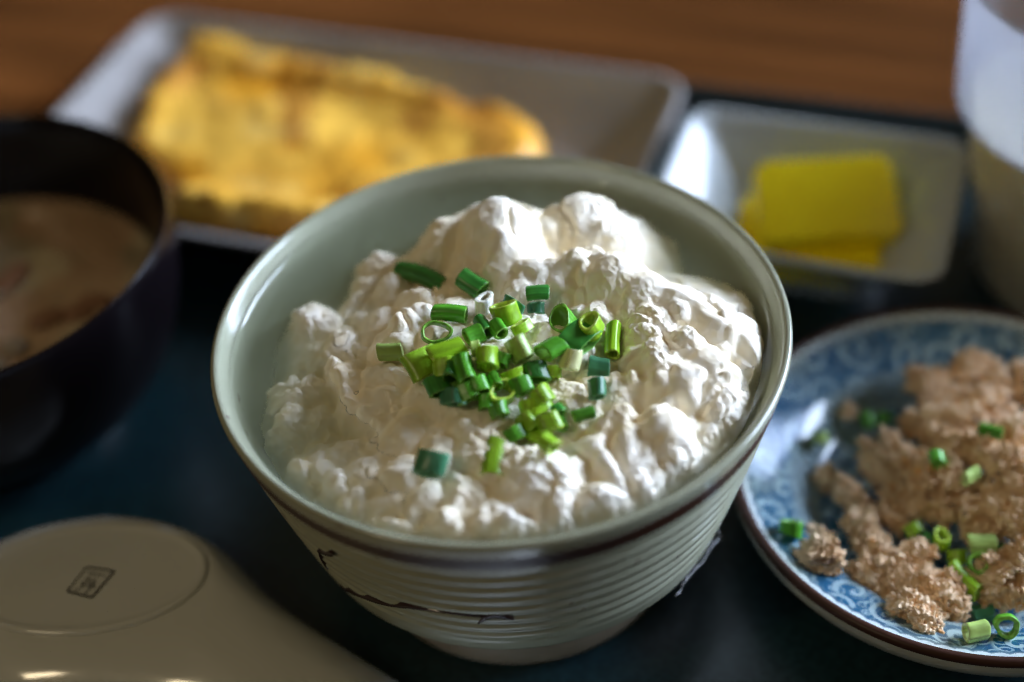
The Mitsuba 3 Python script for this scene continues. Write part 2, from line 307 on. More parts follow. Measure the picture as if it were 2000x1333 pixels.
CLUMPS = [(110.5, 25.2, 17.0, 6.24, 4.51, 4.25, -20, 0), (122.5, 27.3, 18.0, 6.24, 4.92, 5.1, -25, 0), (127.1, 21.8, 17.0, 5.46, 4.92, 5.1, 0, 0), (135.4, 21.0, 18.0, 7.02, 5.74, 5.1, 0, 0), (113.2, 17.5, 16.0, 7.02, 5.74, 5.1, 0, 0), (122.1, 12.4, 18.0, 6.24, 5.74, 5.95, 0, 0), (112.9, 5.9, 23.0, 5.07, 4.1, 4.25, -20, 0), (106.9, 8.8, 21.0, 3.51, 3.28, 3.4, 0, 0), (102.2, 9.6, 18.0, 3.51, 3.69, 3.82, 0, 0), (106.8, 3.4, 20.0, 4.68, 4.1, 4.25, 10, 0), (91.7, -2.2, 15.0, 3.28, 9.02, 4.25, 20, 14), (96.0, -2.0, 17.0, 3.12, 9.02, 4.25, 14, 12), (99.5, -7.7, 18.0, 3.51, 9.02, 4.25, 6, 12), (91.4, -14.0, 13.0, 3.51, 5.74, 3.82, 10, 8), (96.6, -13.0, 14.0, 4.68, 4.92, 4.25, 0, 0), (82.3, -8.6, 13.0, 3.12, 5.74, 3.82, 20, 8), (82.8, -18.6, 13.0, 3.9, 5.74, 3.82, 30, 0), (83.8, -24.4, 13.0, 4.29, 4.1, 3.82, 0, 0), (85.0, -12.3, 12.0, 3.9, 4.92, 3.4, 0, 0), (88.2, -31.5, 13.0, 6.63, 4.92, 4.67, -15, 0), (81.5, -31.9, 12.0, 5.07, 3.69, 3.82, -25, 0), (91.6, -38.5, 14.0, 6.24, 5.33, 5.1, -20, 0), (97.4, -39.2, 14.0, 5.07, 4.92, 4.67, -20, 0), (86.9, -46.0, 17.4, 5.07, 3.69, 3.82, -25, 0), (95.8, -43.4, 12.0, 5.07, 4.1, 4.25, -15, 0), (92.1, -29.5, 15.0, 4.68, 3.69, 3.82, 0, 0), (85.5, -35.4, 11.0, 4.68, 3.69, 3.4, -30, 0), (88.8, -51.1, 18.5, 3.9, 2.87, 2.55, -25, 0), (115.6, -5.0, 22.0, 5.46, 4.92, 5.1, 0, 0), (118.7, -10.6, 23.0, 5.46, 4.92, 5.1, 0, 0), (114.6, -19.8, 19.0, 3.9, 5.74, 4.25, 15, 10), (116.5, -24.0, 18.0, 3.51, 4.51, 4.25, 0, 0), (108.5, -18.8, 16.0, 3.51, 4.51, 4.25, 0, 0), (105.1, -9.4, 20.0, 3.12, 5.74, 4.25, 8, 10), (108.3, -12.3, 18.0, 4.68, 4.92, 4.25, 0, 0), (119.8, -17.4, 22.0, 4.68, 4.92, 5.1, 0, 0), (120.0, -25.4, 20.0, 5.46, 6.56, 5.1, 0, 0), (109.8, -37.0, 15.0, 5.07, 4.51, 4.25, -10, 0), (116.1, -35.6, 16.0, 5.46, 4.92, 5.1, 0, 0), (108.4, -41.3, 12.0, 3.51, 2.87, 2.98, -20, 0), (114.5, -42.0, 13.0, 4.68, 4.1, 4.25, 0, 0), (105.5, -36.4, 13.0, 3.12, 3.28, 3.4, 0, 0), (108.5, -1.3, 21.0, 4.68, 4.92, 4.25, 0, 0), (125.0, -1.0, 22.0, 6.24, 5.74, 5.1, 0, 0), (134.5, -0.4, 20.0, 7.8, 7.38, 6.8, 0, 0), (130.1, -17.0, 20.0, 7.8, 7.38, 6.8, 0, 0), (124.1, -32.1, 18.0, 7.02, 6.56, 5.95, 0, 0), (102.9, -14.7, 15.0, 4.68, 5.74, 4.25, 0, 0), (110.4, -23.8, 14.0, 4.68, 4.92, 4.25, 0, 0)]
CRUMBS = [(69.8, -30.9, 19.2, 5.6, 4.2, 4.0, -20, 'largest loose crumb of mince, left of the heap with a dark fleck'), (71.7, -18.5, 13.2, 3.4, 2.4, 2.2, -10, 'small loose bit of mince just above the largest loose crumb'), (78.9, 2.4, 8.6, 3.6, 4.3, 3.6, 20, 'round pellet of mince alone on the blue plate'), (89.0, 22.5, 12.0, 2.3, 2.6, 2.3, 0, 'tiny pellet of mince near the far rim of the blue plate')]
SPOON = [(-103,13),(-86,6),(-72,-4),(-60,-18),(-44,-32),(-29,-44),(-15,-57),(2,-75),(12,-90),(5,-104),(-14,-106),(-34,-92),(-60,-76),(-90,-66),(-118,-62),(-138,-50),(-150,-28),(-146,-4),(-128,10)]
THREADS = [([(44.91, -34.46, 39.49), (45.01, -31.25, 33.25), (47.58, -20.81, 18.76), (45.81, -24.45, 21.09), (43.43, -28.46, 22.52), (41.87, -30.72, 22.15), (39.76, -33.42, 23.18), (37.89, -35.51, 23.07), (37.2, -36.21, 22.94), (36.08, -37.35, 22.68), (35.68, -37.72, 21.33), (34.86, -38.47, 21.29), (34.18, -39.08, 20.86)], 0.13), ([(44.01, -34.62, 37.36), (43.31, -33.71, 33.56), (41.61, -35.65, 33.27), (40.14, -36.33, 31.08), (39.3, -35.94, 28.18), (37.41, -36.97, 26.08), (36.92, -36.51, 22.8)], 0.08), ([(37.47, -35.95, 23.31), (36.57, -37.14, 24.57), (35.54, -37.83, 22.62)], 0.07), ([(47.58, -20.81, 18.76), (48.31, -19.08, 15.86), (46.98, -22.12, 18.89), (46.01, -24.08, 20.25)], 0.08), ([(35.68, -37.72, 21.71), (35.54, -37.85, 20.58), (34.73, -38.57, 21.06), (34.32, -38.95, 21.99)], 0.07)]
SCALLIONS = [
(-22.2, 23.3, 73.7, -11.8, 15.3, 73.7, 2.44, 'dark', 0.7, 0.9, 'long dark green scallion tube, farthest left of the back row on the tofu', 'chopped scallions on the tofu'),
(-7.5, 12.0, 79.1, -2.9, 7.9, 77.8, 2.44, 'dark', 0.6, 1, 'dark green scallion tube with open left end, behind the white one', 'chopped scallions on the tofu'),
(-2.6, 1.6, 81.4, -3.1, 0.7, 76.7, 2.32, 'white', 1.3, 1, 'white scallion piece standing among the green ones on the tofu', 'chopped scallions on the tofu'),
(1.2, -4.4, 83.9, 2.2, -6.2, 80.3, 3.41, 'lime', 0.9, 1, 'broad bright green scallion tube right of the white piece', 'chopped scallions on the tofu'),
(4.2, -1.4, 82.1, 3.2, -2.4, 80.3, 2.44, 'teal', 0.7, 1, 'bluish green scallion ring half hidden behind the broad bright one', 'chopped scallions on the tofu'),
(6.8, 0.9, 81.6, 11.7, 0.7, 81.6, 1.71, 'dark', 0.6, 1, 'small dark green scallion tube lying level, upper of the two at the back right', 'chopped scallions on the tofu'),
(8.8, 0.5, 79.2, 8.6, -1.3, 77.4, 2.07, 'teal', 0.7, 1, 'short teal scallion piece just below the small level tube', 'chopped scallions on the tofu'),
(13.2, -8.1, 81.7, 15.5, -8.2, 77.3, 3.41, 'mid', 0.6, 1, 'wide open green scallion ring with tofu showing through it', 'chopped scallions on the tofu'),
(19.2, -12.9, 84.4, 20.4, -13.0, 81.1, 2.93, 'lime', 0.9, 1, 'yellow green scallion ring right of the wide open ring', 'chopped scallions on the tofu'),
(14.7, -13.0, 81.7, 19.1, -17.3, 81.3, 3.17, 'dark', 0.7, 0.9, 'dark green scallion tube under the yellow green ring', 'chopped scallions on the tofu'),
(25.1, -8.8, 78.4, 23.8, -16.2, 76.6, 2.2, 'lime', 0.8, 1, 'yellow green scallion tube farthest right on the tofu', 'chopped scallions on the tofu'),
(-14.3, 0.4, 79.1, -6.9, -1.4, 79.1, 1.95, 'mid', 0.6, 1, 'green scallion tube lying level with its open end to the right', 'chopped scallions on the tofu'),
(-13.5, -9.4, 82.4, -13.9, -7.3, 79.7, 3.05, 'mid', 0.55, 1, 'thin green scallion ring standing on edge left of the pile', 'chopped scallions on the tofu'),
(-26.9, -7.7, 76.2, -21.4, -8.3, 76.2, 1.95, 'pale', 1.0, 1, 'pale green scallion piece alone at the left of the pile', 'chopped scallions on the tofu'),
(-18.4, -14.0, 81.2, -15.7, -18.8, 78.4, 3.17, 'lime', 0.9, 1, 'bright green scallion tube at the left end of the pile', 'chopped scallions on the tofu'),
(-14.8, -17.8, 82.7, -7.7, -15.5, 82.7, 2.56, 'lime', 0.9, 1, 'yellow green scallion tube lying slanted, right of the leftmost big one', 'chopped scallions on the tofu'),
(-7.2, -12.2, 82.0, -3.6, -10.5, 82.0, 2.07, 'mid', 0.7, 1, 'mid green scallion tube behind the middle of the pile', 'chopped scallions on the tofu'),
(-6.3, -17.2, 83.3, -4.1, -16.9, 83.3, 1.71, 'pale', 0.9, 1, 'little pale green scallion piece in the middle left of the pile', 'chopped scallions on the tofu'),
(-2.9, -18.9, 84.8, -3.1, -22.3, 82.2, 2.8, 'lime', 0.9, 1, 'olive yellow scallion tube in the middle of the pile', 'chopped scallions on the tofu'),
(2.8, -15.7, 83.7, 4.7, -19.3, 80.5, 2.93, 'pale', 1.3, 1, 'plump pale yellow scallion piece on top of the pile', 'chopped scallions on the tofu'),
(4.6, -10.2, 83.2, 5.5, -11.7, 81.4, 1.83, 'lime', 0.9, 0.8, 'crumpled lime scallion scrap behind the plump pale piece', 'chopped scallions on the tofu'),
(-0.7, -8.7, 82.2, 0.6, -12.3, 82.2, 1.83, 'mid', 0.7, 1, 'dark scallion piece tucked under the broad bright tube', 'chopped scallions on the tofu'),
(-4.2, -6.0, 81.6, -2.4, -10.9, 81.6, 1.83, 'dark', 0.7, 1, 'dark green scallion piece below the white one', 'chopped scallions on the tofu'),
(-8.4, -19.5, 83.5, -7.1, -26.0, 81.4, 2.68, 'mid', 0.8, 1, 'mid green scallion tube in the front left of the pile', 'chopped scallions on the tofu'),
(8.7, -20.1, 82.6, 12.9, -17.3, 82.6, 2.44, 'mid', 0.8, 1, 'green scallion tube right of the plump pale piece', 'chopped scallions on the tofu'),
(15.0, -18.3, 81.9, 13.5, -22.0, 79.1, 2.44, 'cream', 1.3, 1, 'cream white scallion piece at the right of the pile', 'chopped scallions on the tofu'),
(6.5, -20.4, 80.4, 7.4, -23.9, 78.6, 2.44, 'dark', 0.8, 1, 'dark green scallion tube below the plump pale piece', 'chopped scallions on the tofu'),
(18.3, -19.0, 76.9, 22.5, -20.5, 76.5, 2.32, 'teal', 0.7, 0.9, 'bluish dark scallion piece at the right, upper of two', 'chopped scallions on the tofu'),
(19.4, -26.1, 79.3, 19.1, -29.7, 77.5, 2.07, 'teal', 0.7, 1, 'bluish scallion piece at the right, lower of two', 'chopped scallions on the tofu'),
(-10.5, -25.7, 80.3, -10.6, -28.8, 78.6, 2.44, 'teal', 0.8, 1, 'blue green scallion tube with a dark hole facing front', 'chopped scallions on the tofu'),
(-14.4, -21.6, 79.9, -13.1, -26.4, 79.9, 2.2, 'dark', 0.7, 1, 'dark green scallion piece left of the one with a dark hole', 'chopped scallions on the tofu'),
(-6.0, -24.3, 81.3, -4.8, -27.5, 79.5, 2.68, 'mid', 0.8, 1, 'green scallion tube in front of the pile, right of the dark holed one', 'chopped scallions on the tofu'),
(-0.3, -27.2, 80.3, -0.9, -26.8, 77.5, 2.93, 'lime', 0.8, 1, 'lime scallion ring opening towards the front left', 'chopped scallions on the tofu'),
(3.0, -24.2, 80.0, 4.0, -26.7, 77.9, 2.68, 'mid', 0.8, 1, 'bright green scallion tube above the lime cluster', 'chopped scallions on the tofu'),
(5.8, -30.0, 79.3, 6.4, -32.5, 77.2, 2.68, 'lime', 0.8, 0.9, 'lime scallion piece, uppermost of the lime cluster at the front', 'chopped scallions on the tofu'),
(3.3, -31.9, 77.0, 5.1, -34.5, 75.2, 2.56, 'lime', 0.8, 0.9, 'lime scallion piece, leftmost of the lime cluster at the front', 'chopped scallions on the tofu'),
(7.9, -33.5, 78.0, 9.1, -36.3, 76.2, 2.56, 'lime', 0.8, 0.9, 'lime scallion piece, rightmost of the lime cluster at the front', 'chopped scallions on the tofu'),
(4.8, -33.6, 73.8, 7.9, -36.7, 73.8, 2.44, 'lime', 0.8, 0.8, 'lime scallion piece, nearest to the front of the lime cluster', 'chopped scallions on the tofu'),
(-1.8, -30.2, 79.6, -1.2, -32.7, 77.8, 2.44, 'mid', 0.8, 1, 'green scallion piece left of the lime cluster', 'chopped scallions on the tofu'),
(10.2, -31.4, 77.8, 11.1, -33.5, 77.8, 1.34, 'dark', 0.6, 1, 'small dark scallion scrap right of the lime cluster', 'chopped scallions on the tofu'),
(10.7, -32.8, 75.7, 11.3, -35.7, 75.7, 1.59, 'mid', 0.6, 0.8, 'small green scallion scrap right of the lime cluster, nearer the front', 'chopped scallions on the tofu'),
(13.6, -33.9, 76.9, 18.1, -32.8, 76.9, 1.71, 'mid', 0.6, 0.7, 'flattened green scallion strip right of the pile front', 'chopped scallions on the tofu'),
(-15.2, -41.2, 78.4, -17.1, -44.9, 75.5, 2.68, 'teal', 0.9, 1, 'teal scallion piece alone in the front left of the tofu', 'chopped scallions on the tofu'),
(-2.5, -36.6, 75.2, -3.9, -45.3, 73.7, 2.8, 'lime', 0.7, 0.6, 'flat yellow green scallion strip alone in the front middle of the tofu', 'chopped scallions on the tofu'),
(-12.0, -18.9, 82.4, -11.9, -22.0, 80.6, 2.44, 'lime', 0.9, 1, 'yellow green scallion piece wedged in the left of the pile, front row', 'chopped scallions on the tofu'),
(-8.5, -25.3, 81.2, -7.2, -28.5, 79.4, 2.44, 'mid', 0.8, 1, 'green scallion piece just right of the dark holed one', 'chopped scallions on the tofu'),
(-3.6, -26.7, 78.8, -4.1, -29.7, 77.0, 2.32, 'mid', 0.8, 1, 'mid green scallion piece in the front middle of the pile', 'chopped scallions on the tofu'),
(0.8, -19.3, 83.3, -0.4, -21.1, 81.5, 1.95, 'mid', 0.8, 1, 'small green scallion piece left of the plump pale one', 'chopped scallions on the tofu'),
(10.5, -20.7, 79.5, 10.4, -22.7, 77.7, 2.07, 'lime', 0.9, 1, 'lime scallion piece left of the cream white one', 'chopped scallions on the tofu'),
(6.8, -28.3, 80.5, 8.4, -31.0, 78.7, 2.44, 'lime', 0.9, 1, 'lime scallion piece linking the pile with the lime cluster', 'chopped scallions on the tofu'),
(0.7, -34.5, 76.3, 2.0, -36.5, 74.5, 2.2, 'mid', 0.8, 1, 'green scallion piece at the front left edge of the lime cluster', 'chopped scallions on the tofu'),
(6.6, -42.5, 80.3, 9.0, -44.3, 79.2, 2.07, 'lime', 0.8, 0.8, 'small lime scallion piece at the very front of the lime cluster', 'chopped scallions on the tofu'),
(-10.2, -21.0, 81.6, -11.1, -24.4, 81.6, 2.2, 'dark', 0.7, 1, 'dark scallion piece between the two front left tubes', 'chopped scallions on the tofu'),
(-2.6, -22.9, 80.0, -1.7, -26.2, 80.0, 1.95, 'mid', 0.7, 1, 'green scallion piece in the heart of the pile', 'chopped scallions on the tofu'),
(2.0, -22.2, 81.1, 2.4, -23.6, 79.3, 2.07, 'lime', 0.9, 1, 'olive scallion piece under the plump pale one', 'chopped scallions on the tofu'),
(64.4, -21.1, 21.9, 63.9, -23.2, 19.2, 3.03, 'mid', 0.9, 1, 'green scallion piece nearest the left rim of the blue plate', 'chopped scallions on the blue plate'),
(79.2, 12.9, 14.9, 78.7, 10.6, 13.1, 2.58, 'pale', 0.9, 1, 'blurred pale green scallion piece near the far left of the blue plate', 'chopped scallions on the blue plate'),
(93.1, 21.0, 11.9, 93.5, 17.5, 10.1, 2.25, 'mid', 0.7, 1, 'bright green scallion piece behind the mince, left of two touching', 'chopped scallions on the blue plate'),
(98.1, 20.3, 11.9, 98.2, 17.9, 10.1, 2.25, 'mid', 0.7, 1, 'bright green scallion piece behind the mince, right of two touching', 'chopped scallions on the blue plate'),
(113.7, -2.9, 28.0, 118.6, -5.6, 28.0, 1.69, 'mid', 0.8, 0.9, 'green scallion tube lying on top of the mince', 'chopped scallions on the blue plate'),
(102.1, -7.1, 25.5, 102.2, -10.4, 24.6, 2.13, 'mid', 0.7, 0.9, 'dark green scallion piece on the mince, left of the pale one', 'chopped scallions on the blue plate'),
(106.8, -16.0, 24.5, 110.4, -13.8, 24.5, 1.69, 'pale', 0.9, 1, 'small pale green scallion piece in the middle of the mince', 'chopped scallions on the blue plate'),
(94.0, -19.4, 14.7, 95.0, -21.9, 13.3, 2.25, 'lime', 0.8, 1, 'green scallion piece, leftmost of the cluster in the mince hollow', 'chopped scallions on the blue plate'),
(97.5, -21.7, 11.5, 97.1, -25.8, 11.5, 2.13, 'dark', 0.7, 1, 'dark scallion piece low in the cluster in the mince hollow', 'chopped scallions on the blue plate'),
(99.5, -26.0, 17.5, 99.4, -26.6, 14.8, 2.47, 'lime', 0.9, 1, 'bright green scallion tube facing front in the cluster', 'chopped scallions on the blue plate'),
(102.6, -29.0, 14.9, 102.5, -31.8, 13.1, 2.02, 'lime', 0.9, 1, 'olive scallion piece behind the ring with a dark hole', 'chopped scallions on the blue plate'),
(104.8, -29.5, 17.5, 110.6, -30.3, 17.5, 2.36, 'pale', 1.0, 1, 'whitish green scallion tube at the top right of the cluster', 'chopped scallions on the blue plate'),
(105.4, -35.4, 17.8, 105.5, -34.6, 15.3, 2.47, 'mid', 0.8, 1, 'green scallion ring with a dark hole facing front', 'chopped scallions on the blue plate'),
(100.0, -33.3, 14.5, 104.1, -41.1, 13.4, 2.47, 'lime', 0.9, 0.95, 'long yellow green scallion tube lying slanted beside the mince', 'chopped scallions on the blue plate'),
(102.4, -43.8, 9.5, 107.2, -43.5, 9.5, 2.02, 'teal', 0.8, 1, 'bluish scallion tube behind the two front ones', 'chopped scallions on the blue plate'),
(95.7, -56.5, 20.6, 100.3, -55.8, 20.4, 2.7, 'pale', 0.9, 1, 'pale green scallion tube at the front of the plate, open to the left', 'chopped scallions on the blue plate'),
(105.2, -56.0, 20.3, 106.1, -53.2, 17.6, 2.81, 'mid', 1.0, 1, 'green scallion ring at the front of the plate, facing the viewer', 'chopped scallions on the blue plate'),
(112.5, -29.1, 15.0, 112.5, -31.5, 15.0, 1.46, 'dark', 0.6, 1, 'dark scallion scrap at the right of the cluster', 'chopped scallions on the blue plate')]
# ================================================================ the setting
tb = trimesh.creation.box([2.2, 1.7, .04]); tb.apply_translation([.1, .45, -.0243])
put('table', tb, 'wood', False); labels['table'] = {'label': 'brown wooden table top under the tray', 'kind': 'structure'}

# ================================================================ tray
tray = thing('serving_tray', 'dark teal lacquered tray under all the dishes', 'tray')
tc = uv(-17, 25) / 1000
def tr(m): return rotz(m, TRAY, tc)
HX, HY = .197, .1665
part(tray, 'base', tr(loft([rrect(HX - .004, HY - .004, .016, -.004), rrect(HX - .002, HY - .002, .018, -.0015), rrect(HX - .002, HY - .002, .018, 0)], True, True, True)), 'tray_lacquer', 30)
prof = [(-.002, -.0025), (.003, .004), (.006, .0115), (.0062, .0130), (.0050, .0140), (.0035, .0138), (.0018, .0115), (-.0015, .004), (-.005, .0005), (-.0068, -.0005)]
part(tray, 'rim', tr(loft([rrect(HX + d, HY + d, .018 + d, z) for d, z in prof])), 'tray_lacquer', 40)

# ================================================================ the tofu bowl
RH, RB, ZB = .07462, .05164, .02397
def bowl_out(z):
    t = np.clip((np.asarray(z, float) - ZB) / (RH - ZB), 0, 1)
    return RB * (1 - t) ** 2 + 2 * .05968 * t * (1 - t) + .065 * t ** 2
bowl = thing('tofu_bowl', 'pale green ribbed rice bowl heaped with crumbled tofu', 'bowl')
pr = [(.0360, .0190), (.0442, .0196), (.0480, .0206), (.0505, .0222), (float(bowl_out(ZB)), ZB)]
for z in np.linspace(ZB + .0006, .0700, 150):
    g = .5 + .5 * math.sin((z - ZB) / .0047 * 2 * math.pi - 1.2); w = min(1, max(0, (z - .0275) / .004)) * min(1, max(0, (.0660 - z) / .004))
    pr.append((float(bowl_out(z)) - .00085 * w * (1 - g) ** 1.6, z))
for z in (.0715, .0727): pr.append((float(bowl_out(z)), z))
pr += [(.06490, .0737), (.06460, .0743), (.06405, .07462), (.06345, .0745), (.06295, .0741), (.06255, .0734), (.06225, .0723)]
for z in np.linspace(.0705, .0300, 24): pr.append((float(bowl_out(z)) - .0031 - .0012 * (1 - (z - .03) / .0405), z))
pr += [(.040, .0262), (.030, .0252), (.001, .025)]
part(bowl, 'body', lathe(pr, 300, cap1=True), 'celadon', 45)
part(bowl, 'foot', lathe([(.030, .003), (.0345, 0), (.0382, 0), (.0393, .0009), (.0402, .004), (.0418, .0100), (.0434, .0160), (.0448, .0199), (.0380, .0201)], 200), 'bare_clay', 40, label='bare clay foot of the bowl')
part(bowl, 'rim_line', lathe([(float(bowl_out(z)) + o, z) for z, o in ((.0654, -.0003), (.0656, .0001), (.0664, .00016), (.0692, .00016), (.0702, .0001), (.0704, -.0003))], 300), 'brown_glaze', 45, label='brown band painted under the rim')
def stroke(pts, w):
    """A brush stroke lying on the bowl's outside: azimuth in degrees and height in mm, widths in mm."""
    P = curve(pts, 8); wd = np.interp(np.linspace(0, 1, len(P)), np.linspace(0, 1, len(w)), w)
    t = np.gradient(P * [1.0, 1.0], axis=0); nn = np.stack([-t[:, 1], t[:, 0]], 1); nn /= np.linalg.norm(nn, axis=1, keepdims=True) + 1e-9
    rows = []
    for s in (-1, -.5, 0, .5, 1):
        Q = P + nn * (s * wd / 2)[:, None]; z = Q[:, 1] / 1000; a = np.radians(Q[:, 0]); r = bowl_out(z) + (.00022 if abs(s) < 1 else -.0006)
        rows.append(np.stack([r * np.cos(a), r * np.sin(a), z], 1))
    return loft(rows, False)
for pts, w in STROKES: part(bowl, 'brush_stroke', stroke(pts, w), 'brush_ink', True)

# ---------------------------------------------------------------- tofu: a heap of curds as one height field, then roughened along its normals
L = np.array(LUMPS) * [.001, .001, .001, .001, .001, 1, 1]
BZ = .0702
ROT = trimesh.transformations.euler_matrix(.8, .5, 1.1)[:3, :3]
def rfbm(p, o, seed, ridge=False):
    """Fractal noise whose octaves are turned against each other, so that no grid shows; ridge: rounded lumps with creases."""
    out, q = 0, np.asarray(p, float)
    for i in range(o):
        n = noise(q, seed + i); n = np.abs(2 * n - 1) * 1.4 if ridge else n
        out = out + .5 ** i * n; q = (q @ ROT.T) * 2.03 + 3.7
    return out / (2 - .5 ** (o - 1))
def grains(p, size, seed, depth=.46):
    """Rounded crumbs scattered over the plane, each its own size: their height at the points p."""
    g = p[..., :2] / size; c = np.floor(g); out = np.zeros(p.shape[:-1])
    def rnd(cx, cy, k): return noise(np.stack([cx + .0, cy + .0, 0 * cx + k], -1), seed)
    for a in (-1, 0, 1):
        for b_ in (-1, 0, 1):
            cx, cy = c[..., 0] + a, c[..., 1] + b_
            r = .35 + .45 * rnd(cx, cy, 3)
            d = ((cx + rnd(cx, cy, 1) - g[..., 0]) ** 2 + (cy + rnd(cx, cy, 2) - g[..., 1]) ** 2) / r ** 2
            out = np.maximum(out, np.sqrt(np.maximum(0, 1 - d)) * r * (.5 + rnd(cx, cy, 4)))
    return out * size * depth
def smax(a, e, k):
    t = np.clip(.5 + .5 * (e - a) / k, 0, 1); return a * (1 - t) + e * t + k * t * (1 - t)
rt = np.random.RandomState(12)
TILT = rt.randn(len(L), 2) * .24
CH = np.c_[rt.uniform(-.054, .054, (620, 2)), rt.rand(620, 6)]; CH = CH[np.hypot(CH[:, 0], CH[:, 1]) < .0545]
def tofu_height(x, y, soft=True):
    shape = x.shape; x, y = x.ravel(), y.ravel(); p = np.stack([x, y, 0 * x], -1)
    def wob(k, s, a, o=3): return a * (rfbm(p * k + s, o, s) - .5)
    cr = np.clip((rfbm(p * 42 + 31, 2, 9) - .42) * 6, 0, 1)           # where the curd is crumbly, and where it is smooth
    wx = x + wob(90, 3, .0052, 2) + wob(400, 6, .0010, 2); wy = y + wob(90, 13, .0052, 2) + wob(400, 16, .0010, 2)
    h = np.full(x.shape, .040); lo = np.full(x.shape, .040)
    for (lx, ly, lz, rx, ry, rot, pw), (tx, ty) in zip(L, TILT):
        m = np.nonzero(np.hypot(wx - lx, wy - ly) < 2.6 * max(rx, ry))[0]
        c, s = math.cos(math.radians(rot)), math.sin(math.radians(rot)); dx, dy = wx[m] - lx, wy[m] - ly
        q = np.sqrt(((c * dx + s * dy) / rx) ** 2 + ((-s * dx + c * dy) / ry) ** 2)
        h[m] = smax(h[m], lz + .0008 - .0047 * q ** min(pw, 2.3) - .0004 * q + np.clip(tx * dx + ty * dy, -.0016, .0012), .0008)
        lo[m] = smax(lo[m], lz - .0028 - .0040 * (q * .62) ** 2, .0030)     # the body of the heap between the lumps
    h = smax(lo - .0040, h, .0016)
    w = np.stack([x + wob(230, 5, .0020, 2), y + wob(230, 15, .0020, 2), 0 * x], -1)
    crack = np.abs(2 * rfbm(w * 75 + 5, 2, 21) - 1)                    # fissures between pieces of curd
    h = h - .0018 * np.clip(1 - crack / .12, 0, 1) ** 1.3
    g0 = h.copy()
    for cx, cy, a, b_, c_, d_, e_, f_ in CH:                           # broken bits: small tilted slabs lying in the heap
        r = .0013 + .0026 * a * a; m = np.nonzero(np.hypot(wx - cx, wy - cy) < 1.7 * r)[0]
        if len(m) == 0 or cr[m].mean() < .15 or math.hypot((cx - .040) / .016, (cy - .008) / .013) < 1: continue
        dx, dy = w[m, 0] - cx, w[m, 1] - cy; s, c = math.sin(6.28 * f_), math.cos(6.28 * f_)
        q = np.sqrt(((c * dx + s * dy) / r) ** 2 + ((-s * dx + c * dy) / (r * (.55 + .45 * e_))) ** 2)
        z0 = np.median(g0[m]) + (.1 + .9 * d_) * .0011
        h[m] = smax(h[m], z0 + (b_ - .5) * .7 * dx + (c_ - .5) * .7 * dy - .0014 * q ** 3.0, .0004)
    edge = np.clip((-.012 - x) / .030, 0, 1) * .0062 + np.clip((-.020 - y) / .03, 0, 1) * .0016   # lower on the left and in front, where the broth shows
    return np.maximum(h - edge, .036).reshape(shape)
def billow(q, o=3): return rfbm(q, o, 40, True)
def make_tofu():
    N = 600; R = .0592
    g = np.linspace(-R, R, N); X, Y = np.meshgrid(g, g, indexing='xy')
    r = np.hypot(X, Y); ok = r < R
    H = tofu_height(X, Y)
    lim = R - .0016                                  # falls away just inside the bowl's wall
    H = H - np.clip((r - lim) / .0016, 0, 1) ** 2 * .010
    from scipy.ndimage import gaussian_filter
    H = gaussian_filter(H, .00030 / (2 * R / N))           # the curd is soft: no knife edges
    idx = -np.ones((N, N), int); idx[ok] = np.arange(ok.sum())
    v = np.stack([X[ok], Y[ok], H[ok]], 1)
    q = [idx[:-1, :-1], idx[:-1, 1:], idx[1:, 1:], idx[1:, :-1]]; m = np.minimum.reduce(q) >= 0
    a, b, c, d = (k[m] for k in q)
    f = np.vstack([np.stack([a, b, c], 1), np.stack([a, c, d], 1)])
    me = mesh(v, f)
    for amp, k, o, s, ridge in ((.0030, 105, 2, 0, False), (.0011, 260, 2, 3, True), (.00055, 560, 2, 5, True), (.0003, 1200, 2, 7, False)):
        n = np.array(trimesh.Trimesh(me.vertices, me.faces, process=False).vertex_normals)
        vv = np.array(me.vertices); q = (vv + .0035 * np.stack([rfbm(vv * 140 + 50 + i, 2, 80 + i) - .5 for i in range(3)], 1)) @ ROT.T
        slab = np.exp(-(((vv[:, 0] - .040) / .016) ** 2 + ((vv[:, 1] - .008) / .013) ** 2))     # the smooth slab on the right
        rough = (1 - .75 * slab) if k < 200 else (1 - .7 * slab) * np.clip(.36 + 3.0 * (rfbm(vv * 60 + 20, 2, 3) - .44), .20, .95)
        me = mesh(vv + n * ((rfbm(q * k + s, o, 70, ridge) - .5) * amp * rough)[:, None], f)
    v = np.array(me.vertices); rr = np.hypot(v[:, 0], v[:, 1]); lim = bowl_out(v[:, 2]) - .0046
    v[:, :2] *= np.minimum(1, lim / np.maximum(rr, 1e-6))[:, None]
    return mesh(v, f)
tofu = thing('crumbled_tofu', 'white crumbled tofu curds heaped in the pale green bowl', 'tofu')
put(tofu, make_tofu(), 'tofu_curd', True)

